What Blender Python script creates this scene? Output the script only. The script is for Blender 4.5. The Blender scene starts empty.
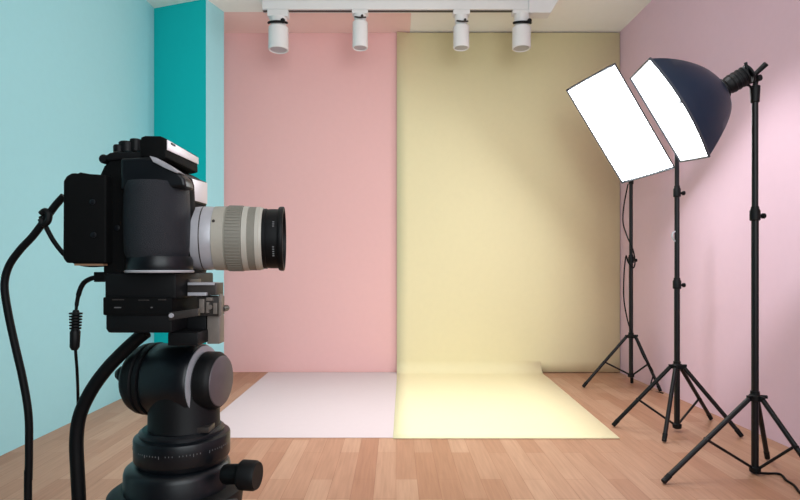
import bpy, bmesh, math, random
from mathutils import Vector, Matrix
random.seed(7)
C = bpy.context.scene
COL = C.collection
F, CX, CY, EYE = 545.0, 396.0, 268.0, 1.05

# ------------------------------------------------------------------ camera
cam_data = bpy.data.cameras.new('camera'); cam = bpy.data.objects.new('camera', cam_data); COL.objects.link(cam)
cam_data.sensor_width = 36; cam_data.lens = F*36/800
cam_data.shift_x = (400-CX)/800; cam_data.shift_y = (CY-250)/800
cam.location = (0, 0, EYE); cam.rotation_euler = (math.pi/2, 0, 0)
cam_data.clip_start = 0.05
C.camera = cam
# ------------------------------------------------------------------ world, lights, exposure
w = bpy.data.worlds.new('world'); C.world = w; w.use_nodes = True
w.node_tree.nodes['Background'].inputs[0].default_value = (0.8, 0.88, 1, 1)
w.node_tree.nodes['Background'].inputs[1].default_value = 0.02
def area(name, loc, rot, size, power, color=(1, 1, 1), sy=None, spread=None):
    l = bpy.data.lights.new(name, 'AREA'); l.size = size; l.energy = power; l.color = color
    if sy: l.shape = 'RECTANGLE'; l.size_y = sy
    if spread: l.spread = spread
    o = bpy.data.objects.new(name, l); COL.objects.link(o); o.location = loc; o.rotation_euler = rot; return o
def spot(name, loc, target, power, angle, blend, color=(1, 1, 1), radius=.04):
    l = bpy.data.lights.new(name, 'SPOT'); l.energy = power; l.spot_size = math.radians(angle); l.spot_blend = blend
    l.color = color; l.shadow_soft_size = radius
    o = bpy.data.objects.new(name, l); COL.objects.link(o); o.location = loc
    o.rotation_euler = (Vector(target)-Vector(loc)).to_track_quat('-Z', 'Y').to_euler(); return o
K = dict(ceil=3, narrow=19, overfill=16, back=76, spot=180, s1=15.5, s2=10.0)
#HOOK
area('added_ceiling_fill', (-0.1, 2.9, 3.38), (0, 0, 0), 3.2, K['ceil'], (.96, .97, 1), 2.0)  # added ceiling fill, no fixture belongs to it
area('added_down_fill', (-0.1, 3.6, 3.37), (0, 0, 0), 2.0, K['narrow'], (.96, .97, 1), 1.2, math.radians(80))  # added narrow fill, brightens the floor and grades the walls
area('added_overhead_fill', (0.1, 1.25, 2.45), (math.radians(80), 0, 0), 2.4, K['overfill'], (.92, .97, 1), 1.0, math.radians(125))  # added fill turned to the back wall, keeps off the digital camera
area('added_rear_fill', (1.15, -1.5, 1.95), (math.radians(90), 0, 0), 2.2, K['back'], (.90, .97, 1), 2.6)  # added fill from behind the viewpoint, no window stands there
spot('right_wall_wash', (0.9, 2.6, 3.3), (2.33, 3.45, 1.15), K['spot'], 36, .8, (.94, .98, 1), .12)
SOFT1, SOFT2 = K['s1'], K['s2']
SOFT_COLOR = (.90, .96, 1, 1)
vs = C.view_settings
vs.view_transform = 'Standard'; vs.look = 'None'; vs.exposure = 0.11; vs.gamma = 1.0; vs.use_curve_mapping = False

# ------------------------------------------------------------------ helpers
def P(px, py, Y):
    return Vector(((px-CX)/F*Y, Y, EYE-(py-CY)/F*Y))
def srgb(r, g, b):
    return tuple((c/255/12.92 if c/255 <= .04045 else ((c/255+.055)/1.055)**2.4) for c in (r, g, b)) + (1,)
def mat(name, col, rough=.6, metal=0, noise=0, nscale=20, bump=0, bscale=80, spec=.5, emit=0):
    m = bpy.data.materials.new(name); m.use_nodes = True; nt = m.node_tree; b = nt.nodes['Principled BSDF']
    b.inputs['Base Color'].default_value = col; b.inputs['Roughness'].default_value = rough
    b.inputs['Metallic'].default_value = metal; b.inputs['Specular IOR Level'].default_value = spec
    tc = nt.nodes.new('ShaderNodeTexCoord')
    n = nt.nodes.new('ShaderNodeTexNoise'); n.inputs['Scale'].default_value = nscale; n.inputs['Detail'].default_value = 3
    nt.links.new(tc.outputs['Object'], n.inputs['Vector'])
    mx = nt.nodes.new('ShaderNodeMix'); mx.data_type = 'RGBA'
    nt.links.new(n.outputs['Fac'], mx.inputs[0])
    k = max(noise, .02)
    mx.inputs[6].default_value = tuple(c*(1-k) for c in col[:3])+(1,)
    mx.inputs[7].default_value = tuple(min(1, c*(1+k)) for c in col[:3])+(1,)
    nt.links.new(mx.outputs[2], b.inputs['Base Color'])
    if bump:
        n2 = nt.nodes.new('ShaderNodeTexNoise'); n2.inputs['Scale'].default_value = bscale; n2.inputs['Detail'].default_value = 4
        nt.links.new(tc.outputs['Object'], n2.inputs['Vector'])
        bp = nt.nodes.new('ShaderNodeBump'); bp.inputs['Strength'].default_value = bump; bp.inputs['Distance'].default_value = .002
        nt.links.new(n2.outputs['Fac'], bp.inputs['Height']); nt.links.new(bp.outputs['Normal'], b.inputs['Normal'])
    if emit:
        b.inputs['Emission Color'].default_value = SOFT_COLOR; b.inputs['Emission Strength'].default_value = emit
    return m
def obj(name, bm, m, parent=None, smooth=False):
    me = bpy.data.meshes.new(name); bmesh.ops.recalc_face_normals(bm, faces=bm.faces[:]) if not getattr(bm, 'keep', False) else None
    if smooth:
        for f in bm.faces: f.smooth = True
        for e in bm.edges:
            if len(e.link_faces) == 2 and e.calc_face_angle(0) > math.radians(38): e.smooth = False
    bm.to_mesh(me); bm.free()
    for x in (m if isinstance(m, (list, tuple)) else [m]): me.materials.append(x)
    o = bpy.data.objects.new(name, me); COL.objects.link(o)
    if parent: o.parent = parent
    return o
def structure(name, bm, m):
    o = obj(name, bm, m); o['kind'] = 'structure'; return o
def tag(o, label, cat, group=None):
    o['label'] = label; o['category'] = cat
    if group: o['group'] = group
    return o
def thing(name, label, cat, loc=(0, 0, 0), group=None):
    o = bpy.data.objects.new(name, None); COL.objects.link(o); o.location = loc; o.empty_display_size = .1
    return tag(o, label, cat, group)
def BM(): return bmesh.new()
def quad(bm, pts, mi=0):
    f = bm.faces.new([bm.verts.new(p) for p in pts]); f.material_index = mi; return f
def prism3(bm, poly, vec, bevel=0, seg=2):
    """closed prism from a planar polygon (list of Vectors) swept by vec"""
    a = [bm.verts.new(p) for p in poly]; b = [bm.verts.new(Vector(p)+vec) for p in poly]
    n = len(a); fs = [bm.faces.new(a), bm.faces.new(b[::-1])]
    for i in range(n): fs.append(bm.faces.new([a[i], b[i], b[(i+1) % n], a[(i+1) % n]]))
    if bevel:
        es = set(e for f in fs for e in f.edges)
        bmesh.ops.bevel(bm, geom=list(es), offset=bevel, segments=seg, affect='EDGES', profile=.6, clamp_overlap=True)
def box(bm, a, b, bevel=0, seg=2):
    x0, x1 = sorted((a[0], b[0])); y0, y1 = sorted((a[1], b[1])); z0, z1 = sorted((a[2], b[2]))
    prism3(bm, [Vector((x0, y0, z0)), Vector((x1, y0, z0)), Vector((x1, y0, z1)), Vector((x0, y0, z1))], Vector((0, y1-y0, 0)), bevel, seg)
def pprism(bm, pts, Yn, Yf, bevel=0, seg=2):
    prism3(bm, [P(x, y, Yn) for x, y in pts], Vector((0, Yf-Yn, 0)), bevel, seg)
def pbox(bm, x0, y0, x1, y1, Yn, Yf, bevel=0, seg=2):
    pprism(bm, [(x0, y1), (x1, y1), (x1, y0), (x0, y0)], Yn, Yf, bevel, seg)
def frame_of(d):
    d = Vector(d).normalized(); u = d.cross(Vector((0, 0, 1)))
    if u.length < .01: u = d.cross(Vector((1, 0, 0)))
    u.normalize(); return d, u, d.cross(u)
def lathe(bm, o, d, prof, seg=32, cap=True):
    """prof: list of (distance along axis, radius)"""
    o = Vector(o); d, u, v = frame_of(d); prev = None; rings = []
    for t, r in prof:
        rings.append([bm.verts.new(o+d*t+(u*math.cos(2*math.pi*i/seg)+v*math.sin(2*math.pi*i/seg))*max(r, 1e-4)) for i in range(seg)])
    for a, b in zip(rings, rings[1:]):
        for i in range(seg): bm.faces.new([a[i], a[(i+1) % seg], b[(i+1) % seg], b[i]])
    if cap: bm.faces.new(rings[0]); bm.faces.new(rings[-1][::-1])
def cyl(bm, a, b, r, r2=None, seg=16, ch=0):
    a, b = Vector(a), Vector(b); L = (b-a).length; r2 = r if r2 is None else r2
    prof = [(0, r), (L, r2)] if not ch else [(0, r-ch), (ch, r), (L-ch, r2), (L, r2-ch)]
    lathe(bm, a, b-a, prof, seg)
def smooth_path(pts, n=8):
    pts = [Vector(p) for p in pts]; q = [pts[0]*2-pts[1]]+pts+[pts[-1]*2-pts[-2]]; out = []
    for i in range(1, len(q)-2):
        p0, p1, p2, p3 = q[i-1:i+3]
        for k in range(n):
            t = k/n
            out.append(.5*((2*p1)+(p2-p0)*t+(2*p0-5*p1+4*p2-p3)*t*t+(3*p1-p0-3*p2+p3)*t**3))
    out.append(pts[-1]); return out
def tube(bm, pts, r, seg=10, n=8, smooth=True):
    pp = smooth_path(pts, n) if smooth else [Vector(p) for p in pts]
    rings = []; u = None
    for i, p in enumerate(pp):
        d = (pp[min(i+1, len(pp)-1)]-pp[max(i-1, 0)]).normalized()
        if u is None: _, u, v = frame_of(d)
        u = (u-d*u.dot(d)).normalized(); v = d.cross(u)
        rr = r(i/(len(pp)-1)) if callable(r) else r
        rings.append([bm.verts.new(p+(u*math.cos(2*math.pi*k/seg)+v*math.sin(2*math.pi*k/seg))*rr) for k in range(seg)])
    for a, b in zip(rings, rings[1:]):
        for k in range(seg): bm.faces.new([a[k], a[(k+1) % seg], b[(k+1) % seg], b[k]])
    bm.faces.new(rings[0]); bm.faces.new(rings[-1][::-1])

# ------------------------------------------------------------------ materials
M_TEAL = mat('pale_teal_paint', srgb(164, 222, 230), .85, bump=.08, bscale=300, spec=.2)
M_DTEAL = mat('deep_teal_paint', srgb(8, 189, 190), .8, bump=.08, bscale=300, spec=.2)
M_PINK = mat('rose_paint', srgb(238, 188, 185), .85, bump=.08, bscale=300, spec=.2)
M_RPINK = mat('lilac_pink_paint', srgb(228, 194, 209), .8, bump=.08, bscale=300, spec=.25)
M_CEIL = mat('warm_white_ceiling', srgb(248, 248, 241), .9, spec=.2)
M_PINKC = mat('rose_ceiling_lit', srgb(246, 212, 206), .85, spec=.2)  # rose paint lightened so the ceiling band holds bounced floor light
M_DARKWALL = mat('bounce_damping_grey', srgb(60, 60, 64), .9)  # unseen front wall, made dark to keep bounce off the camera
M_YPAPER = mat('yellow_paper', srgb(234, 221, 179), .85, spec=.15)
M_PPAPER = mat('pale_pink_paper', srgb(202, 186, 186), .85, spec=.15)
M_WHITE = mat('white_enamel', srgb(226, 224, 224), .4)
M_BLACK = mat('black_plastic', srgb(11, 12, 14), .5, noise=.2, spec=.2)
M_BMATTE = mat('matte_black_body', srgb(8, 9, 10), .7, noise=.2, bump=.2, bscale=900, spec=.1)
M_LEATHER = mat('dark_rubber_grip', srgb(18, 22, 30), .55, noise=.2, bump=.6, bscale=1200, spec=.4)
M_BLUEBLK = mat('anodised_black', srgb(9, 13, 18), .36, noise=.15, spec=.35)
M_STAND = mat('black_stand_metal', srgb(13, 12, 15), .4, noise=.15, spec=.3)
M_RUBBER = mat('black_cable_rubber', srgb(7, 8, 10), .55, noise=.1, spec=.15)
M_STEEL = mat('brushed_steel', srgb(118, 110, 104), .4, .2, noise=.12, nscale=120)
M_DSTEEL = mat('dark_steel', srgb(58, 53, 51), .4, .3, noise=.2, nscale=160)
M_SILVER = mat('satin_silver', srgb(172, 172, 178), .35, .15, noise=.06, nscale=200)
M_LENS = mat('warm_grey_lens', srgb(164, 160, 149), .45, noise=.05, nscale=300)
M_LENSD = mat('mid_grey_ribbed', srgb(126, 123, 113), .6, noise=.08, nscale=300)
M_LENSL = mat('light_grey_band', srgb(180, 176, 166), .4)
M_FLASH = mat('pale_lit_cover', srgb(232, 226, 230), .3)  # pale cover tone, with light on the lens-side faces worked in
M_GREY = mat('grey_endcap', srgb(92, 84, 88), .45, .3, noise=.08, nscale=90)
M_GLASS = mat('lens_glass', srgb(10, 10, 16), .05, spec=.8)
M_NAVY = mat('navy_softbox_fabric', srgb(12, 30, 50), .36, noise=.15, nscale=8, bump=.1, bscale=200, spec=.4)
M_TRIM = mat('grey_piping', srgb(60, 62, 70), .5)
M_DIFF1 = mat('glowing_diffuser', (.9, .9, .9, 1), .6, emit=SOFT1)
M_DIFF2 = mat('glowing_diffuser_dome', (.9, .9, .9, 1), .6, emit=SOFT2)
M_MARK = mat('grey_engraving', srgb(96, 96, 98), .5)
M_PTUBE = mat('copper_trim', srgb(190, 150, 120), .4, .3)

def floor_material():
    m = bpy.data.materials.new('oak_strip_floor'); m.use_nodes = True; nt = m.node_tree; b = nt.nodes['Principled BSDF']; L = nt.links.new
    tc = nt.nodes.new('ShaderNodeTexCoord'); mp = nt.nodes.new('ShaderNodeMapping')
    mp.inputs['Rotation'].default_value = (0, 0, math.radians(90)); L(tc.outputs['Object'], mp.inputs['Vector'])
    def brick(w, h, off, c1, c2, mort=.0016, bias=0):
        n = nt.nodes.new('ShaderNodeTexBrick'); n.offset = off; n.inputs['Scale'].default_value = 1
        n.inputs['Brick Width'].default_value = w; n.inputs['Row Height'].default_value = h
        n.inputs['Mortar Size'].default_value = mort; n.inputs['Mortar Smooth'].default_value = .3; n.inputs['Bias'].default_value = bias
        n.inputs['Color1'].default_value = c1; n.inputs['Color2'].default_value = c2
        L(mp.outputs['Vector'], n.inputs['Vector']); return n
    b1 = brick(.62, .105, .37, srgb(168, 121, 94), srgb(188, 147, 120), .0012)
    b1.inputs['Mortar'].default_value = srgb(150, 102, 76)
    # grain stretched along the boards
    mg = nt.nodes.new('ShaderNodeMapping'); mg.inputs['Scale'].default_value = (42, 2.2, 1); L(tc.outputs['Object'], mg.inputs['Vector'])
    ng = nt.nodes.new('ShaderNodeTexNoise'); ng.inputs['Scale'].default_value = 1.6; ng.inputs['Detail'].default_value = 6; ng.inputs['Distortion'].default_value = .4
    L(mg.outputs['Vector'], ng.inputs['Vector'])
    rp = nt.nodes.new('ShaderNodeValToRGB'); L(ng.outputs['Fac'], rp.inputs['Fac'])
    rp.color_ramp.elements[0].position = .3; rp.color_ramp.elements[0].color = (.82, .80, .78, 1)
    rp.color_ramp.elements[1].position = .7; rp.color_ramp.elements[1].color = (1.0, 1.0, 1.0, 1)
    mx = nt.nodes.new('ShaderNodeMix'); mx.data_type = 'RGBA'; mx.blend_type = 'MULTIPLY'; mx.inputs[0].default_value = 1
    L(b1.outputs['Color'], mx.inputs[6]); L(rp.outputs['Color'], mx.inputs[7])
    L(mx.outputs[2], b.inputs['Base Color'])
    b.inputs['Roughness'].default_value = .42; b.inputs['Specular IOR Level'].default_value = .3
    return m
M_FLOOR = floor_material()

# ------------------------------------------------------------------ structure
D = 5.5; H = EYE+235/F*D; XL = -219/F*D; Y0 = -1.6
def XR(y): return 2.25+.022*(D-y)
bm = BM(); quad(bm, [(-2.5, Y0-.2, 0), (2.7, Y0-.2, 0), (2.7, D+.2, 0), (-2.5, D+.2, 0)]); structure('floor', bm, M_FLOOR)
bm = BM()
yb = 4.985+.065; xs = P(410, 0, D).x
quad(bm, [(-2.5, Y0-.2, H), (2.7, Y0-.2, H), (2.7, yb, H), (-2.5, yb, H)], 0)
quad(bm, [(-2.5, yb, H), (xs, yb, H), (xs, D+.2, H), (-2.5, D+.2, H)], 1)
quad(bm, [(xs, yb, H), (2.7, yb, H), (2.7, D+.2, H), (xs, D+.2, H)], 0)
structure('ceiling', bm, [M_CEIL, M_PINKC])
bm = BM(); prism3(bm, [Vector((-2.4, D, 0)), Vector((2.5, D, 0)), Vector((2.5, D, H)), Vector((-2.4, D, H))], Vector((0, .12, 0))); structure('wall_back', bm, M_PINK)
bm = BM(); prism3(bm, [Vector((XL, Y0, 0)), Vector((XL, D, 0)), Vector((XL, D, H)), Vector((XL, Y0, H))], Vector((-.12, 0, 0))); structure('wall_left', bm, M_TEAL)
bm = BM(); prism3(bm, [Vector((XR(Y0), Y0, 0)), Vector((XR(D), D, 0)), Vector((XR(D), D, H)), Vector((XR(Y0), Y0, H))], Vector((.12, 0, 0))); structure('wall_right', bm, M_RPINK)
bm = BM(); prism3(bm, [Vector((XL, Y0, 0)), Vector((2.5, Y0, 0)), Vector((2.5, Y0, H)), Vector((XL, Y0, H))], Vector((0, -.12, 0))); structure('wall_front', bm, M_DARKWALL)
# pillar in the left corner: deep teal face, pale teal canted side
bm = BM()
yc = .905*D; yn = 4.80; x1 = P(206, 0, yn).x; x2 = P(224, 0, yb).x
pl = [(XL, yc), (x1, yn), (x2, yb), (-1.76, D), (XL, D)]
lo = [bm.verts.new((x, y, 0)) for x, y in pl]; hi = [bm.verts.new((x, y, H)) for x, y in pl]
for i in range(4):
    f = bm.faces.new([lo[i], lo[i+1], hi[i+1], hi[i]]); f.material_index = 0 if i == 0 else 1
structure('wall_pillar', bm, [M_DTEAL, M_TEAL])

# ------------------------------------------------------------------ paper backdrops
def yellow_backdrop():
    bm = BM(); y_h = D-.035; R_ = .12; zt = H-.012
    xl, xr_t, xm = .008, XR(D)-.006, 1.45
    def prof(x, top=zt):
        pts = [(y_h, zt), (y_h, 2.3), (y_h, 1.2), (y_h, .6), (y_h, R_)]
        pts += [(y_h-R_+R_*math.cos(a), R_-R_*math.sin(a)+.004) for a in [math.radians(k) for k in range(10, 91, 10)]]
        pts += [(y, .004) for y in (5.1, 4.7, 4.2, 3.8, 3.45, 3.345)]
        return pts
    xsn = [0, .08, .25, .5, .75, 1.0]
    rows = []
    for y, z in prof(0):
        t = max(0, (5.2-y)/(5.2-3.345))
        a = xl-.026*t; b = xm-.075*t
        if z > .5: b = xm
        rows.append([bm.verts.new((a+(b-a)*s, y, z + (.010*(1-s/.08) if (s < .08 and z > .3) else 0))) for s in xsn])
    for r0, r1 in zip(rows, rows[1:]):
        for i in range(len(xsn)-1): bm.faces.new([r0[i], r0[i+1], r1[i+1], r1[i]])
    # the strip that hangs straight down beside the tongue
    hang = [(zt), 2.3, 1.2, .6, R_]
    prev = None
    for k, z in enumerate(hang+[.006]):
        a = rows[k][-1] if k < len(hang) else bm.verts.new((xm+.001, y_h, z))
        b = bm.verts.new((xr_t, y_h, z))
        if prev: bm.faces.new([prev[0], prev[1], b, a])
        prev = (a, b)
    o = obj('paper_backdrop', bm, M_YPAPER, smooth=True)
    s = o.modifiers.new('thick', 'SOLIDIFY'); s.thickness = .003; s.offset = 0
    return o
tag(yellow_backdrop(), 'pale yellow paper backdrop hanging from the ceiling and sweeping onto the floor', 'backdrop')
bm = BM()
g = [(-1.282, 5.48), (.03, 5.48), (.03, 3.366), (-1.272, 3.366)]
prism3(bm, [Vector((x, y, .0012)) for x, y in g], Vector((0, 0, .0012)))
tag(obj('floor_paper', bm, M_PPAPER), 'pale pink sheet of paper lying flat on the wooden floor', 'paper')

# ------------------------------------------------------------------ ceiling track and spotlights
ty0, ty1 = 4.82, 4.90
t = thing('lighting_track', 'long white lighting track fixed across the ceiling', 'lighting track', (P(410, 0, 4.86).x, 4.86, H))
def loc(o, parent):
    """meshes are built in world coordinates: shift them under a parent at its own place"""
    o.data.transform(Matrix.Translation(-parent.location)); return o
zt_ = P(0, 9, ty0).z
bm = BM(); box(bm, (P(262, 0, ty0).x, ty0, zt_), (P(536, 0, ty0).x, ty1, H-.001), .006); loc(obj('rail', bm, M_WHITE, t), t)
bm = BM(); box(bm, (P(262, 0, ty0).x, ty0+.025, zt_-.004), (P(524, 0, ty0).x, ty1-.025, zt_+.002), 0); loc(obj('groove', bm, M_DSTEEL, t), t)
bm = BM(); z0 = P(0, 12, 4.8).z
pprism(bm, [(529, 12.5), (551, 12.5), (558, 1), (558, -4), (529, -4)], 4.80, 4.92, .006); loc(obj('end_cap', bm, M_WHITE, t), t)
def spotlight(cx, w, ytop, ybot, ymount, label, knob='dark', tilt=0):
    Y = 4.83; c = P(cx, ybot, Y); s = Y/F
    t = thing('track_spotlight', label, 'spotlight', (c.x, Y+.02, zt_), 'white spotlights on the ceiling track')
    y = Y+.02
    def zz(py): return EYE-(py-CY)/F*Y
    bm = BM(); box(bm, (c.x-w*.52*s, y-.04, zz(ymount)), (c.x+w*.52*s, y+.04, zt_-.0045), .008); loc(obj('mount', bm, M_WHITE, t), t)
    bm = BM(); lathe(bm, (c.x, y, zz(ytop-1)), (0, 0, 1), [(0, w*.30*s), (.02, w*.40*s), (zz(ymount)-zz(ytop-1)-.004, w*.42*s)], 24); loc(obj('neck', bm, M_WHITE, t, True), t)
    r = w/2*s
    bm = BM(); lathe(bm, (c.x, y, zz(ybot)), (0, 0, 1), [(.012, r*.80), (.004, r*.84), (0, r*.93), (.006, r), (zz(ytop)-zz(ybot)-.01, r*.98), (zz(ytop)-zz(ybot), r*.86)], 40)
    h = loc(obj('housing', bm, M_WHITE, t, True), t)
    bm = BM(); lathe(bm, (c.x, y, zz(ybot)+.006), (0, 0, 1), [(0, r*.8), (.004, r*.8)], 32); loc(obj('lamp_lens', bm, M_GLASS if False else M_SILVER, t, True), t)
    bm = BM(); n = 12; a0, a1 = (200, 340) if knob == 'dark' else (230, 320)
    pts = [Vector((c.x+r*.98*math.cos(math.radians(a)), y+r*.98*math.sin(math.radians(a)), zz(ytop-2.6)-.012*math.sin(math.radians((a-a0)/(a1-a0)*180)))) for a in range(a0, a1+1, 10)]
    tube(bm, pts, .011 if knob == 'dark' else .007, 8, 2)
    cyl(bm, pts[-4]+Vector((0, -.005, .004)), pts[-4]+Vector((0, -.024, .004)), .02 if knob == 'dark' else .012, seg=14)
    loc(obj('tilt_clamp', bm, M_BLACK if knob == 'dark' else M_DSTEEL, t, True), t)
    return t
spotlight(278, 20, 26, 49.5, 17, 'leftmost white track spotlight with a black clamp, in front of the pink wall')
spotlight(360, 15.5, 21, 47.5, 14, 'second white track spotlight from the left, small grey clamp, against the pink wall', 'grey')
spotlight(461.5, 16, 25, 47.5, 15, 'third white track spotlight, small grey clamp, against the yellow backdrop', 'grey')
spotlight(522, 18.5, 26, 48, 14, 'rightmost white track spotlight with a black clamp, beside the track end cap')

# ------------------------------------------------------------------ light stands
def stand(label, base, top_z, collar_z, hub_z, feet, r, joints, hub_r=1.0, knob_side=1):
    b = Vector(base); t = thing('light_stand', label, 'light stand', b, 'black tripod light stands')
    V = lambda x, y, z: Vector((x, y, z))
    zs = [hub_z-.02]+sorted(joints)+[top_z]; rr = r
    for i, (a, c) in enumerate(zip(zs, zs[1:])):
        bm = BM(); cyl(bm, (0, 0, a), (0, 0, c), rr, seg=20, ch=.001); obj('pole', bm, M_STAND, t, True)
        if i < len(zs)-2:
            bm = BM(); lathe(bm, (0, 0, c-.045), (0, 0, 1), [(0, rr*1.15), (.004, rr*1.45), (.05, rr*1.45), (.06, rr*1.15), (.072, rr*1.1)], 20)
            k = obj('joint_collar', bm, M_BLACK, t, True)
            bm = BM(); s = knob_side; cyl(bm, (s*rr, 0, c-.02), (s*(rr+.022), 0, c-.02), .007, seg=10)
            cyl(bm, (s*(rr+.018), 0, c-.02), (s*(rr+.034), 0, c-.02), .014, seg=12, ch=.002); obj('knob', bm, M_BLACK, k, True)
        rr *= .88
    bm = BM(); lathe(bm, (0, 0, collar_z-.02), (0, 0, 1), [(0, r*1.3), (.004, r*1.7), (.028, r*1.7), (.034, r*1.3), (.05, r*1.25)], 20)
    for f in feet:
        d = V(f[0], f[1], 0).normalized(); box_at(bm, d*(r*2.0)+V(0, 0, collar_z-.004), d, r*1.6, r*.9, .026)
    cyl(bm, (r*1.2, -r*.6, collar_z+.004), (r*3.0, -r*1.0, collar_z+.004), r*.55, seg=10)
    obj('leg_collar', bm, M_BLACK, t, True)
    bm = BM(); lathe(bm, (0, 0, hub_z-.03), (0, 0, 1), [(0, r*.9), (.006, r*1.5), (.03, r*1.6), (.036, r*1.1)], 20); obj('lower_hub', bm, M_BLACK, t, True)
    for f in feet:
        d = V(f[0], f[1], 0).normalized(); a = d*(r*2.4)+V(0, 0, collar_z-.01); e = V(f[0], f[1], .012)
        bm = BM(); cyl(bm, a, e, r*.74, seg=12, ch=.002); lg = obj('leg', bm, M_STAND, t, True)
        bm = BM(); q = e-(e-a).normalized()*.05; cyl(bm, q, V(f[0], f[1], .009), r*.85, r*.8, seg=12, ch=.003); obj('rubber_foot', bm, M_BLACK, lg, True)
        fr = f[2] if len(f) > 2 else .5
        if fr:
            m = a.lerp(e, fr); h = d*(r*1.2)+V(0, 0, hub_z)
            bm = BM(); cyl(bm, m, h, r*.42, seg=8)
            cyl(bm, m+V(0, -r, 0), m+V(0, r, 0), r*.5, seg=8); obj('brace', bm, M_STAND, t, True)
    return t
def box_at(bm, c, d, l, w, h):
    s = Vector((-d.y, d.x, 0))
    pts = [c-d*l/2-s*w/2, c+d*l/2-s*w/2, c+d*l/2+s*w/2, c-d*l/2+s*w/2]
    prism3(bm, [p-Vector((0, 0, h/2)) for p in pts], Vector((0, 0, h)))
def zat(py, Y): return EYE-(py-CY)/F*Y
# stand 1, farthest, at the back right corner
Y1 = 4.75; b1 = Vector((P(631, 0, Y1).x, Y1, 0))
def rel(px, py, base):
    Y = EYE*F/(py-CY); return (P(px, 0, Y).x-base.x, Y-base.y)
f1 = [rel(583, 388, b1)+(.5,), (.185, -.15, .5), (.09, .19, 0)]
S1 = stand('rearmost black light stand, in the back right corner under the rectangular softbox', b1, zat(178, Y1), zat(336, Y1), zat(374, Y1), f1, .0175, [zat(258, Y1)])
Y2 = 3.5; b2 = Vector((P(677, 0, Y2).x, Y2, 0))
f2 = [rel(613, 427, b2)+(.55,), rel(664, 443, b2)+(0,), rel(742, 438, b2)+(0,), rel(711, 420, b2)+(.6,)]
S2 = stand('middle black light stand, standing between the other two on the wooden floor', b2, zat(132, Y2), zat(366, Y2), zat(424, Y2), f2, .0175, [zat(282, Y2), zat(190, Y2)])
Y3 = 2.78; b3 = Vector((P(755, 0, Y3).x, Y3, 0))
f3 = [rel(663, 484, b3)+(.5,), (.145, -.30, .5), (.20, .20, 0)]
S3 = stand('nearest black light stand, at the right edge of the photo, under the domed softbox', b3, zat(92, Y3), zat(397, Y3), zat(467, Y3), f3, .0168, [zat(212, Y3)])
# flip lever on the middle stand's pole
bm = BM(); z = zat(236, Y2); tube(bm, [(-.014, -.005, z+.03), (-.032, -.008, z+.015), (-.034, -.008, z-.01), (-.015, -.005, z-.035)], .005, 8); obj('flip_lever', bm, M_SILVER, S2, True)

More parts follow.
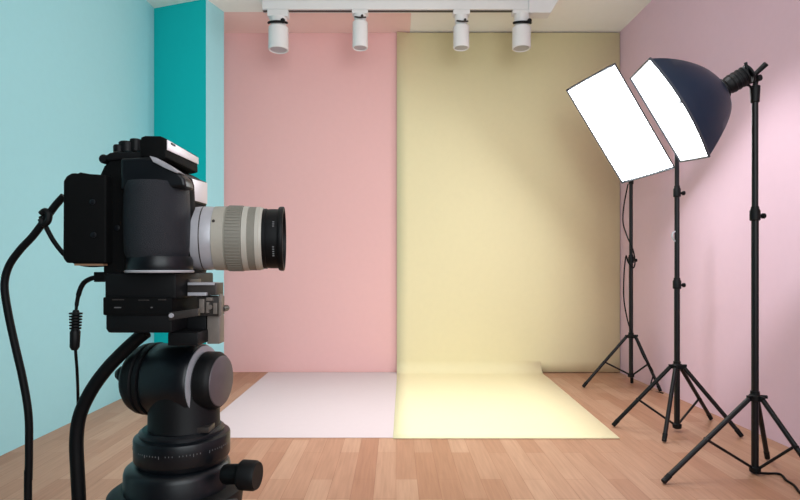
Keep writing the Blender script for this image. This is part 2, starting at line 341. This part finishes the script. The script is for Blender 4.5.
# ------------------------------------------------------------------ softboxes
def basis(S, L):
    S = Vector(S).normalized(); L = Vector(L); L = (L-S*L.dot(S)).normalized(); N = S.cross(L)
    return Matrix((S, L, N)).transposed()      # columns: right, up, facing
def softbox(name, label, c, S, L, w, h, depth, ring_r, m_diff, dome, bow=0, head_len=.16, yo=0):
    R = basis(S, L); t = thing(name, label, 'softbox', c); t.rotation_euler = R.to_euler()
    n = 48
    def rrect(a, sx, sy, k):        # rectangle going to a circle as k -> 0
        ca, sa = math.cos(a), math.sin(a); m = max(abs(ca), abs(sa)); g = 1/m*k+(1-k)
        return (sx*ca*g, sy*sa*g)
    def bowed(x, y): return x+(bow*(1-(y/(h/2))**2) if x > 0 else 0)*max(0, x/(w/2))
    angs = [2*math.pi*i/n for i in range(n)]
    # body shell
    bm = BM(); rings = []
    steps = 12
    for k in range(steps+1):
        q = k/steps
        if dome: zf = math.sin(q*math.pi/2); sc = .74*math.cos(q*math.pi/2)+.26*(1-zf)
        else: zf = q; sc = 1-q
        sx = ring_r+(w/2-ring_r)*sc; sy = ring_r+(h/2-ring_r)*sc
        kk = (1-q)**1.5
        rg = []
        for a in angs:
            x, y = rrect(a, sx, sy, kk if k else 1)
            x = x+(bow*(1-min(1, abs(y)/sy)**2)*sc*max(0, x/sx) if x > 0 else 0)
            rg.append(bm.verts.new((x, y-yo*zf*zf, -zf*depth)))
        rings.append(rg)
    for a, b in zip(rings, rings[1:]):
        for i in range(n): bm.faces.new([a[i], b[i], b[(i+1) % n], a[(i+1) % n]])
    bm.faces.new(rings[-1])
    body = obj('softbox_shell', bm, M_NAVY, t, True)
    # diffuser, slightly pillowed
    bm = BM(); cen = bm.verts.new((0, 0, .012)); prev = None
    rr = []
    for s in (.5, .85, 1.0):
        rr.append([bm.verts.new((lambda xy: (xy[0]*s*.985+(bow*(1-min(1, abs(xy[1])/(h/2))**2)*s*max(0, xy[0]/(w/2)) if xy[0] > 0 else 0), xy[1]*s*.985, .012*(1-s**2)-.003))(rrect(a, w/2, h/2, 1))) for a in angs])
    for i in range(n): bm.faces.new([cen, rr[0][i], rr[0][(i+1) % n]])
    for a, b in zip(rr, rr[1:]):
        for i in range(n): bm.faces.new([a[i], b[i], b[(i+1) % n], a[(i+1) % n]])
    obj('diffuser', bm, m_diff, t, True)
    # rim piping
    bm = BM(); pts = []
    for a in angs+angs[:1]:
        x, y = rrect(a, w/2, h/2, 1); x = x+(bow*(1-min(1, abs(y)/(h/2))**2)*max(0, x/(w/2)) if x > 0 else 0)
        pts.append((x, y, 0))
    tube(bm, pts, .0065, 6, 1, smooth=False); obj('rim', bm, M_TRIM, t, True)
    # speed ring and lamp head
    bm = BM(); lathe(bm, (0, -yo, -depth+.02), (0, 0, -1), [(0, ring_r*1.02), (.01, ring_r*1.12), (.035, ring_r*1.12), (.045, ring_r*.9)], 28); obj('speed_ring', bm, M_BLACK, t, True)
    z = -depth-.02
    bm = BM(); lathe(bm, (0, -yo, z), (0, 0, -1), [(0, ring_r*.72), (.02, ring_r*.92), (head_len-.02, ring_r*.92), (head_len, ring_r*.76)], 24)
    for k in range(5):
        lathe(bm, (0, -yo, z-.03-k*.022), (0, 0, -1), [(0, ring_r*.9), (.003, ring_r*.97), (.009, ring_r*.97), (.012, ring_r*.9)], 24)
    obj('lamp_head', bm, M_BLACK, t, True)
    return t, R, Vector((0, -yo, z-head_len))
sc_ = 4.6/4.6
k1 = .945; c1 = Vector((1.88*k1, 4.6*k1, EYE+(2.235-EYE)*k1))
SB1, R1, e1 = softbox('softbox', 'bright rectangular softbox lamp tilted down, nearest the yellow backdrop', c1, (.411, -.908, .085), (-.573, -.185, .798), .541*k1, .982*k1, .10, .04, M_DIFF1, False, 0, .02)
k = 2.85/2.75; c2 = Vector((1.366*k, 2.85, EYE+(1.826-EYE)*k))
S_, L_ = (-.22, -.966, -.137), (-.517, -.004, .856)
SB2, R2, e2 = softbox('softbox', 'domed softbox lamp with dark navy back on the nearest stand', c2, S_, L_, .46*k, .53*k, .27, .05, M_DIFF2, True, .085, .11, .036)
def to_local(t, R, p): return R.transposed() @ (Vector(p)-t.location)
# bracket that joins each lamp to its stand
for t_, R_, e_, top in ((SB2, R2, e2, b3+Vector((0, 0, zat(92, Y3)))), (SB1, R1, e1, b1+Vector((0, 0, zat(178, Y1))))):
    lt = to_local(t_, R_, top); up = R_.transposed() @ Vector((0, 0, 1))
    he = e_+Vector((0, 0, .01))
    bm = BM(); cyl(bm, lt-up*.055, lt+up*.03, .02, .024, seg=18, ch=.003)
    sidev = (lt+up*.03)
    bow_ = (he-sidev); n_ = bow_.cross(up).normalized()
    tube(bm, [sidev, sidev+up*.05-n_*.004, he.lerp(sidev, .15)+up*.02, he+Vector((0, 0, .035))], .012, 10)
    tube(bm, [sidev+up*.005, sidev.lerp(he, .35)-up*.025, sidev.lerp(he, .7)-up*.03, he+Vector((0, 0, .05))-up*.03], .006, 8)
    cyl(bm, sidev+up*.035-n_*.03, sidev+up*.035+n_*.03, .016, seg=14, ch=.002)
    obj('tilt_bracket', bm, M_BLACK, t_, True)
# aiming handle above the bracket of the near lamp
bm = BM(); a = to_local(SB2, R2, P(752, 77, 2.76)); b = to_local(SB2, R2, P(766.5, 63.5, 2.72)); cyl(bm, a, b, .011, .014, seg=14, ch=.003)
cyl(bm, to_local(SB2, R2, P(741, 72, 2.74)), a, .013, seg=12); obj('aiming_handle', bm, M_BLACK, SB2, True)
bm = BM(); cyl(bm, to_local(SB2, R2, P(748, 74, 2.72)), to_local(SB2, R2, P(745.5, 62.5, 2.72)), .006, .008, seg=10, ch=.001); obj('lock_lever', bm, M_BLACK, SB2, True)
# small white button on the rim middle and a strap nub at the top corner
bm = BM(); a = Vector((.23*k+.052, .02, -.004)); lathe(bm, a, (1, 0, .3), [(0, .009), (.008, .011), (.014, .006)], 14); obj('rim_button', bm, M_SILVER, SB2, True)

# stand cables
def cable(label, pts, r, cat='cable', m=M_RUBBER, name='power_cable', n=8):
    bm = BM(); tube(bm, pts, r, 10, n); return tag(obj(name, bm, m, smooth=True), label, cat)
yk = Y1-.02
cable('thin black power cable looping down the rearmost light stand', [P(628, 184, yk-.02), P(624, 205, yk-.02), P(623, 222, yk-.02), P(627, 236, yk-.02), P(633, 250, yk-.03), P(635, 262, yk-.03), P(633, 268, yk-.03), P(628, 262, yk-.03), P(626, 256, yk-.03), P(624, 275, yk-.03), P(624, 300, yk-.03), P(628, 322, yk-.03), P(632, 333, yk-.05), P(636, 340, yk-.08), P(644, 358, yk-.1), P(653, 372, yk-.1), Vector((2.19, 4.69, .006)), Vector((2.23, 4.55, .005))], .0055)
cable('black power cable trailing along the floor from the nearest light stand', [Vector((b3.x-.01, Y3-.03, .016)), Vector((P(766, 0, 2.78).x, 2.77, .006)), Vector((P(780, 0, 2.76).x, 2.76, .006)), Vector((P(788, 0, 2.67).x, 2.68, .006)), Vector((P(794, 0, 2.62).x, 2.62, .006)), Vector((P(802, 0, 2.52).x, 2.53, .006)), Vector((P(818, 0, 2.4).x, 2.42, .006)), Vector((P(850, 0, 2.3).x, 2.3, .006))], .0058)

# ------------------------------------------------------------------ camera on its tripod (foreground)
YN, YF = .66, .80
CAMR = thing('digital_camera', 'large black digital camera with pale grey lens, mounted on the tripod', 'camera', P(150, 334, .72))
def part(name, bm, m, parent=CAMR, smooth=True):
    o = obj(name, bm, m, parent, smooth); root = parent
    while root.parent: root = root.parent
    o.data.transform(Matrix.Translation(-root.location)); return o
# main body
bm = BM(); pprism(bm, [(103, 274), (103, 176), (106, 167), (110, 160), (113, 156), (149, 155.5), (158, 160), (166, 168), (167, 274)], YN, YF, .004)
pprism(bm, [(100, 175), (104, 166), (112, 160), (112, 180), (100, 178)], YN+.005, YF-.01, .002)
body = part('body', bm, M_BMATTE)
# top shoulder above the grip
bm = BM(); pprism(bm, [(120, 158), (148, 156.5), (160, 161), (178, 171.5), (184, 178), (186, 187), (120, 190)], .648, .676, .004, 3); part('shoulder', bm, M_BLUEBLK, body)
bm = BM(); pprism(bm, [(149, 155.6), (156, 157.5), (168, 164.5), (180, 172.5), (176, 173), (164, 167.5), (153, 162)], .645, .662, .0010); part('shoulder_highlight', bm, M_SILVER, body)  # silver strip stands in for light caught on the shoulder edge
# hand grip: rounded column
def column(bm, px_c, Yc, rx, ry, py0, py1, bulge=.0, seg=36, rows=14, lean=0):
    cx = P(px_c, 0, Yc).x; rings = []
    for k in range(rows+1):
        q = k/rows; z = zat(py0+(py1-py0)*q, Yc); e = 1+bulge*math.sin(math.pi*q)-(.05 if k in (0, rows) else 0)
        rings.append([bm.verts.new((cx+lean*q+rx*e*math.cos(2*math.pi*i/seg), Yc+ry*e*math.sin(2*math.pi*i/seg), z)) for i in range(seg)])
    for a, b in zip(rings, rings[1:]):
        for i in range(seg): bm.faces.new([a[i], a[(i+1) % seg], b[(i+1) % seg], b[i]])
    bm.faces.new(rings[0]); bm.faces.new(rings[-1][::-1])
bm = BM(); column(bm, 157.5, .675, .036, .040, 184, 258, .05); part('hand_grip', bm, M_LEATHER)
bm = BM(); column(bm, 160, .675, .0385, .040, 256.5, 272, 0, rows=4); part('grip_base', bm, M_BLUEBLK)
bm = BM(); lathe(bm, P(160, 272.5, .672), (0, 0, 1), [(0, .0392), (.0015, .0400), (.003, .0392)], 40); part('base_glint', bm, M_SILVER, body)  # silver ring put in for the specular line at the base
# dark column standing in for the shaded gap between grip and mount
bm = BM(); column(bm, 165, .70, .034, .04, 178, 264, .06); part('grip_gap_shade', bm, M_BMATTE)
bm = BM(); pprism(bm, [(168, 180), (184, 180), (186, 200), (186, 222), (186, 250), (184, 266), (168, 268)], .72, .79, .003); part('front_plate', bm, M_BMATTE)
# screen and battery block on the back
bm = BM(); pprism(bm, [(62.5, 258), (66, 263), (106, 263.5), (106, 174.5), (80, 174.5), (76, 172.8), (71, 173), (66, 176), (63, 181)], .645, .775, .0035, 3); scr = part('rear_screen', bm, M_BMATTE)
for px, py in ((93, 202), (117.5, 228), (94, 235)):
    bm = BM(); yy = .645 if px < 100 else YN; lathe(bm, P(px, py, yy+.001), (0, -1, 0), [(0, .0034), (.0018, .0034), (.0022, .0022)], 14); part('screw', bm, M_BLUEBLK, scr if px < 100 else body)
bm = BM(); pbox(bm, 74, 263.6, 103, 265.6, .65, .77, .0006); part('lower_trim', bm, M_PTUBE, scr)
# eyecup and dials stepping up to the flash
bm = BM(); lathe(bm, P(102.5, 158.5, .66), (0, 1, 0), [(0, .0042), (.002, .0056), (.09, .0056), (.092, .0042)], 18)
pprism(bm, [(104, 156), (110, 153), (113, 151.8), (150, 151.8), (150, 157.5), (107, 160.5)], .657, .76, .002); part('top_plate', bm, M_BLACK)
bm = BM()
lathe(bm, P(119, 152.3, .685), (0, 0, 1), [(0, .0065), (.007, .0068), (.009, .0055)], 20)
lathe(bm, P(127.5, 152.3, .69), (0, 0, 1), [(0, .010), (.0115, .0102), (.013, .0085)], 24); part('control_dial', bm, M_BLACK)
bm = BM(); lathe(bm, P(136, 151.5, .69), (0, 0, 1), [(0, .007), (.0145, .0072), (.0155, .006)], 20); part('shutter_button', bm, M_BLACK)
# raised flash / prism housing, light from the right is in its pale face colour
bm = BM()
pprism(bm, [(139.5, 141), (141, 137), (145, 135.6), (160, 135.8), (165, 138), (165.5, 157), (158, 159), (140, 156)], .65, .757, .002)
fl = part('flash_housing', bm, M_BMATTE)
xf = P(165.5, 0, .65).x+.0003
bm = BM()
za = [P(0, 139.2, .65).z, P(0, 149.5, .65).z]
prism3(bm, [Vector((xf, .653, za[0])), Vector((xf, .755, za[0]-.001)), Vector((xf, .755, za[0]-.010)), Vector((xf, .653, za[1]))], Vector((.0012, 0, 0)), .0003); part('flash_lit_face', bm, M_FLASH, fl)
bm = BM(); prism3(bm, [Vector((xf+.0011, .662, za[0]-.0012)), Vector((xf+.0011, .675, za[0]-.0012)), Vector((xf+.0011, .675, za[0]-.0036)), Vector((xf+.0011, .662, za[0]-.0036))], Vector((.0006, 0, 0))); part('slot', bm, M_BLACK, fl)
# pale plate of the prism front, softbox light put into its colour
xp = P(188.5, 0, .722).x
bm = BM(); prism3(bm, [Vector((xp, .722, P(0, 199, .722).z)), Vector((xp, .79, P(0, 204, .79).z)), Vector((xp, .79, P(0, 183, .79).z)), Vector((xp, .722, P(0, 178, .722).z))], Vector((.0016, 0, 0)), .0004); part('prism_lit_plate', bm, M_FLASH)
bm = BM(); prism3(bm, [Vector((xp-.0003, .712, P(0, 200.5, .722).z)), Vector((xp-.0003, .7925, P(0, 205.5, .79).z)), Vector((xp-.0003, .7925, P(0, 181.8, .79).z)), Vector((xp-.0003, .712, P(0, 175, .722).z))], Vector((-.03, 0, 0)), .0015); part('prism_housing', bm, M_BLACK)
bm = BM(); pprism(bm, [(150, 158), (160, 162), (171, 168), (174, 178), (150, 178)], .69, .75, .003); part('prism_bridge', bm, M_BLUEBLK)
# strap lug
bm = BM(); box(bm, P(185.5, 264.5, .69), P(192, 271.5, .70), .001); part('strap_lug', bm, M_FLASH)
# lens: lathe pieces along +x
YL = .728; s = YL/F; LA = math.radians(8); LD = Vector((math.cos(LA), math.sin(LA), 0)); ax = P(0, 238.2, YL); ox = P(190, 238.2, YL)
def lx(px): return ((px-262)*.9+72)*s
def ring(name, prof, m, parent, seg=64):
    bm = BM(); lathe(bm, ox, (1, 0, 0), [(lx(a), r*s) for a, r in prof], seg); turn(bm); return part(name, bm, m, parent)
def turn(bm): bmesh.ops.rotate(bm, cent=ox, matrix=Matrix.Rotation(LA, 3, 'Z'), verts=bm.verts[:])
lens = ring('lens', [(180, 30), (192, 31.3), (198, 31.8), (206, 31.8), (210, 31.2), (210.3, 30)], M_SILVER, CAMR)
ring('mount_seam', [(197.6, 31.9), (198.2, 32.1), (198.8, 31.9)], M_DSTEEL, lens)
ring('barrel', [(210, 30.5), (210.4, 32), (222.6, 32.2), (223, 31.4), (223.9, 31.4), (224, 32)], M_LENS, lens)
bm = BM(); lathe(bm, ox, (1, 0, 0), [(lx(223.6), 31*s), (lx(224), 32.6*s), (lx(241), 32.8*s), (lx(241.4), 31*s)], 72)
for i in range(60):
    a = 2*math.pi*i/60; c = Vector((ox.x+lx(225.2), ax.y+32.7*s*math.cos(a), ax.z+32.7*s*math.sin(a))); e = Vector((0, math.cos(a), math.sin(a))); tg = Vector((0, -math.sin(a), math.cos(a)))
    prism3(bm, [c-tg*.0011-e*.001, c+tg*.0011-e*.001, c+tg*.0009+e*.0007, c-tg*.0009+e*.0007], Vector((lx(240)-lx(225.2), 0, 0)))
turn(bm); part('zoom_ring', bm, M_LENSD, lens, False)
ring('light_band', [(241.2, 31), (241.5, 32.6), (247, 32.6), (247.4, 31.6)], M_LENSL, lens)
ring('focus_ring', [(247, 31), (247.3, 32.1), (255, 32.1), (255.3, 31.5)], M_LENSD, lens)
ring('front_band', [(255, 31), (255.3, 32.2), (259, 32.2), (259.3, 31.5), (261, 31.5), (262.3, 31.2)], M_LENSL, lens)
ring('lens_hood', [(262, 29), (262.3, 30.4), (266, 30.6), (266.4, 29.8), (270, 30.2), (279, 30.2), (279.2, 32), (281, 32.8), (284, 32.8), (285, 32.2), (285, 29.5), (281, 29), (280, 26)], M_BLACK, lens)
ring('front_glass', [(279.5, 28), (280.5, 26), (281.5, 18), (281.8, .1)], M_GLASS, lens)
for a_, n_ in ((-18, 5), (30, 3)):
    bm = BM()
    for j in range(n_):
        a = math.radians(180+a_-j*4.5); c = Vector((ox.x+lx(275), ax.y+30.3*s*math.cos(a), ax.z-30.3*s*math.sin(a)))
        box(bm, c-Vector((.0012, .0004, .0007)), c+Vector((.0012, .0004, .0007)))
    turn(bm); part('engraving', bm, M_MARK, lens, False)
bm = BM(); a = math.radians(180-28); c = Vector((ox.x+lx(213), ax.y+32.1*s*math.cos(a), ax.z+32.1*s*math.sin(a))); lathe(bm, c, (0, math.cos(a), math.sin(a)), [(0, .002), (.0012, .0018)], 10); turn(bm); part('index_dot', bm, M_DSTEEL, lens)
# battery grip under the body
bm = BM(); pbox(bm, 104.5, 273.5, 176, 299, .655, .79, .003); bg = part('battery_grip', bm, M_BLACK)
bm = BM(); pprism(bm, [(105.5, 314), (105.5, 329), (108, 333), (172, 333), (172, 314)], .655, .79, .003); part('grip_bottom', bm, M_BLACK, bg)
bm = BM(); pbox(bm, 102.5, 297, 172, 315.5, .652, .79, .0025); part('grip_band', bm, M_BMATTE, bg)
for x0_, x1_, y0_, m_ in ((114, 121, 307, M_MARK), (150.5, 152.5, 307, M_MARK), (138, 149, 299.6, M_DSTEEL), (158, 166, 299.2, M_DSTEEL), (112, 124, 299.2, M_DSTEEL)):
    bm = BM(); pbox(bm, x0_, y0_, x1_, y0_+1.1, .6515, .655, .0002); part('button', bm, m_, bg)

# ---- tripod
TY = .735
TR = thing('tripod', 'black tripod with a ball head and quick release clamp holding the camera', 'tripod', (P(182, 0, TY).x, TY, 0))
def tp(name, bm, m, parent=TR, smooth=True): return part(name, bm, m, parent, smooth)
bm = BM(); pbox(bm, 167.5, 332.5, 198, 346, .664, .72, .002); pbox(bm, 187, 312, 206, 333.4, .70, .72, .001); tp('clamp_block', bm, M_BLACK)
bm = BM(); pbox(bm, 207, 316, 219.5, 344, .70, .72, .0012); tp('clamp_post', bm, M_STEEL)
bm = BM(); pbox(bm, 187.3, 279.5, 190, 296, .69, .73, .001); pbox(bm, 188, 283, 216, 295.5, .69, .72, .001); cl = tp('quick_release_plate', bm, M_DSTEEL)
bm = BM(); pbox(bm, 187.5, 282.5, 214, 285.2, .687, .71, .0006); pbox(bm, 187.5, 292.5, 206, 295.8, .685, .71, .0006); tp('plate_highlights', bm, M_SILVER, cl)  # silver bars put in as the bright highlights on the plate
bm = BM(); pbox(bm, 197, 296.5, 218.5, 316, .695, .72, .0012)
latch = tp('latch', bm, M_DSTEEL)
bm = BM()
for x0_, x1_, y0_, y1_ in ((199, 204, 299, 313), (206, 212, 297.5, 301), (206, 208.5, 302, 313), (213, 217, 303, 314), (218.5, 221, 294, 316)): pbox(bm, x0_, y0_, x1_, y1_, .690, .70, .0005)
lathe(bm, P(210.5, 307, .692), (0, -1, 0), [(0, .003), (.003, .003)], 12); tp('latch_detail', bm, M_STEEL, latch)
bm = BM(); lathe(bm, P(222, 309, .700), (0, 1, 0), [(0, .0036), (.004, .0042), (.018, .0042)], 16); tp('latch_knob', bm, M_DSTEEL, latch)
bm = BM(); pprism(bm, [(168.5, 312.5), (198, 308.5), (198, 316), (168.5, 320.5)], .643, .651, .001); lv = tp('lever', bm, M_DSTEEL)
bm = BM(); lathe(bm, P(171.5, 315.5, .643), (0, -1, 0), [(0, .003), (.002, .0026)], 12); tp('lever_pin', bm, M_SILVER, lv)
# horizontal head barrel, axis turned a little towards the viewer
u = TY/F; hc = P(186, 379.5, TY); hd = Vector((math.cos(math.radians(9)), -math.sin(math.radians(9)), 0))
def hring(name, prof, m, parent=TR, seg=56):
    bm = BM(); lathe(bm, hc, hd, [(a*u, r*u) for a, r in prof], seg); return tp(name, bm, m, parent)
hb = hring('head_barrel', [(-36, 28), (-30, 34), (-28, 35.5), (6, 35.5), (16, 35.5), (18, 34), (18.5, 30)], M_BLUEBLK)
hring('friction_disc', [(-57, 20), (-55, 27), (-50, 32), (-44, 35), (-39, 35.8), (-37.5, 34), (-37, 30), (-36, 30), (-35.5, 36), (-31, 36.4), (-30.5, 33)], M_BLACK, hb)
hring('barrel_edge', [(18, 29), (18.2, 33.8), (19.2, 34), (19.5, 29)], M_SILVER, hb)
hring('tension_knob', [(19, 25), (22, 28.5), (33, 28.5), (36, 26.5), (37.5, 25.2)], M_BLACK)
hring('knob_cap', [(37.3, 24.8), (38.4, 24.4), (38.8, 23.4)], M_GREY)
bm = BM(); lathe(bm, P(121, 374, .77), (1, 0, 0), [(-.006, .006), (0, .011), (.02, .011)], 20); tp('side_knob', bm, M_BLACK)
# neck, scale ring, base
def vring(name, cx, prof, m, parent=TR, seg=64, Y=TY):
    c = P(cx, 0, Y); bm = BM(); lathe(bm, (c.x, Y, 0), (0, 0, 1), [(zat(py, Y), r*Y/F) for py, r in prof], seg); return tp(name, bm, m, parent)
vring('neck', 184.5, [(434, 36), (425, 34), (395, 33.5), (380, 32)], M_BLACK)
vring('neck_flange', 182.5, [(434, 40), (428, 40), (425.5, 37)], M_SILVER if False else M_BLUEBLK)
sr = vring('pan_scale_ring', 183, [(459, 42), (455, 44.5), (453.5, 45.3), (435, 45.5), (433, 45), (431.5, 43), (431, 38)], M_BLUEBLK)
vring('base', 178.5, [(520, 50.5), (485, 50.2), (467, 50), (463.5, 49), (461, 46), (459, 40)], M_BLUEBLK)
vring('spider', 177, [(560, 56), (520, 61), (494, 64), (488, 63), (484, 57)], M_BLACK)
bm = BM(); cS = P(183, 444, TY)
for i in range(44):
    a = math.radians(180+6+i*3.9); L_t = (1.3 if i % 5 else 2.6)*u*(1 if i > 8 else .8)
    e = Vector((math.cos(a), math.sin(a), 0)); tg = Vector((-e.y, e.x, 0)); zc = zat(441, TY); c = Vector((cS.x, TY, zc))+e*45.45*u
    if random.random() < .12: continue
    prism3(bm, [c-tg*.00035-Vector((0, 0, L_t)), c+tg*.00035-Vector((0, 0, L_t)), c+tg*.00035, c-tg*.00035], e*.0004)
tp('scale_marks', bm, M_MARK, sr, False)
bm = BM(); box(bm, P(196, 427.5, .70), P(210, 432, .705)+Vector((0, .02, 0)), .001); tp('index_plate', bm, M_DSTEEL, sr)
# right hand lock knob
bm = BM(); a = P(226, 474, .70); cyl(bm, a, P(243, 474, .69), .0125, seg=20); lathe(bm, P(240, 474.5, .69), (1, -.18, 0), [(0, .016), (.003, .0185), (.02, .0185), (.024, .0165)], 28)
tp('pan_lock_knob', bm, M_BLACK)
# knob facing the viewer at the bottom
bm = BM(); lathe(bm, P(216, 514, .72), (.1, -1, -.05), [(0, .034), (.05, .034), (.056, .032), (.058, .028)], 48); fk = tp('leg_lock_knob', bm, M_BLACK)
bm = BM(); lathe(bm, P(216, 514, .72)+Vector((.0045, -.046, -.002)), (.1, -1, -.05), [(0, .0345), (.002, .0352), (.004, .0345)], 48); tp('knob_ring', bm, M_BLUEBLK, fk)
# column and three legs reaching the floor, below the frame
cxT = TR.location.x
bm = BM(); cyl(bm, (cxT, TY, .38), (cxT, TY, .70), .018, seg=20, ch=.002); tp('centre_column', bm, M_BLACK)
for a in (-90, 30, 150):
    d = Vector((math.cos(math.radians(a)), math.sin(math.radians(a)), 0))
    p0 = Vector((cxT, TY, .675))+d*.055; p1 = Vector((cxT, TY, .012))+d*.36; mid = p0.lerp(p1, .5)
    bm = BM(); cyl(bm, p0, mid, .018, seg=16, ch=.002); lg = tp('leg', bm, M_BLACK)
    bm = BM(); cyl(bm, mid, p1, .013, seg=16, ch=.002); tp('leg_extension', bm, M_DSTEEL, lg)
    bm = BM(); cyl(bm, p1+(p0-p1).normalized()*.03, Vector((p1.x, p1.y, .001)), .016, seg=14, ch=.003); tp('rubber_foot', bm, M_BLACK, lg)

# ---- cables around the camera
def fl_(px, Y, x2, y2): return [P(px, 500, Y), Vector((x2, y2, .30)), Vector((x2, y2, .05)), Vector((x2-.03, y2+.05, .007)), Vector((x2-.12, y2+.10, .006))]
yA = .72
pA = [P(64, 196, yA), P(55, 206, yA), P(45, 220, yA), P(33, 236, yA), P(20, 250, yA), P(9, 266, yA), P(4.5, 285, yA), P(8, 312, yA), P(15, 345, yA), P(23, 380, yA), P(28.5, 415, yA), P(29, 450, yA), P(28.5, 480, yA)]
pA += fl_(28, yA, P(28, 0, yA).x, yA)
bm = BM(); tube(bm, pA, .0047, 12)
ca = tag(obj('thick_cable', bm, M_RUBBER, smooth=True), 'black cable dropping from the camera back along the left edge', 'cable')
bm = BM(); tube(bm, [P(41, 214, yA-.003), P(45, 211, yA-.003), P(49, 214, yA-.003), P(48, 221, yA-.003), P(44, 224, yA-.003), P(41, 219, yA-.003)], .0042, 8)
o = obj('cable_tie', bm, M_BLACK, ca, True)
cable('thin black cord looping from the cable tie under the camera screen', [P(41, 217, yA+.004), P(46, 227, yA), P(53, 240, yA), P(62, 252, yA), P(70, 259, yA), P(80, 263.5, yA), P(92, 265, yA), P(104, 264.5, yA+.01)], .0030, 'cord', name='thin_cord')
yB = .70
cb = cable('thin black cable with a plug and ribbed sleeve under the camera screen', [P(98, 277, yB), P(90, 279, yB), P(83, 284, yB), P(78.5, 295, yB), P(76, 312, yB), P(75, 340, yB), P(77, 370, yB+.01), P(78, 400, yB+.04), P(77.5, 440, yB+.05), P(77, 480, yB+.05)]+fl_(77, yB+.05, -.445, yB+.06), lambda t: .0031 if t < .22 else (.0019 if t > .26 else .0025), name='sync_cable')
bm = BM(); pbox(bm, 93.5, 272, 105, 282, yB-.006, yB+.006, .0012); obj('plug', bm, M_BLACK, cb)
prof = [(0, .0035), (.002, .0052)]
bm = BM(); p0, p1 = P(76, 310, yB), P(74.6, 350, yB); Lr = (p1-p0).length; prof = [(0, .0032)]
for i in range(6):
    q = .003+i*.0038; prof += [(q, .0042), (q+.0006, .0078-.0002*i), (q+.0024, .0078-.0002*i), (q+.003, .0046)]
prof += [(.028, .0062), (Lr-.004, .0058), (Lr, .0035)]
lathe(bm, p0, p1-p0, prof, 20); obj('ribbed_sleeve', bm, M_BLACK, cb, True)
yD = .71
bm = BM(); tube(bm, [P(146, 332, yD), P(136, 340, yD), P(122, 353, yD), P(106, 370, yD), P(91, 391, yD), P(80, 415, yD), P(76.5, 440, yD), P(77.5, 470, yD), P(79, 500, yD), P(80, 540, yD), Vector((P(80, 0, yD).x, yD, .45)), Vector((P(80, 0, yD).x-.01, yD, .12)), Vector((P(80, 0, yD).x-.04, yD+.02, .012)), Vector((P(80, 0, yD).x-.14, yD+.06, .011))], .0085, 14)
tag(obj('thick_cable', bm, M_RUBBER, smooth=True), 'thickest black cable curving down from beneath the camera beside the tripod head', 'cable')
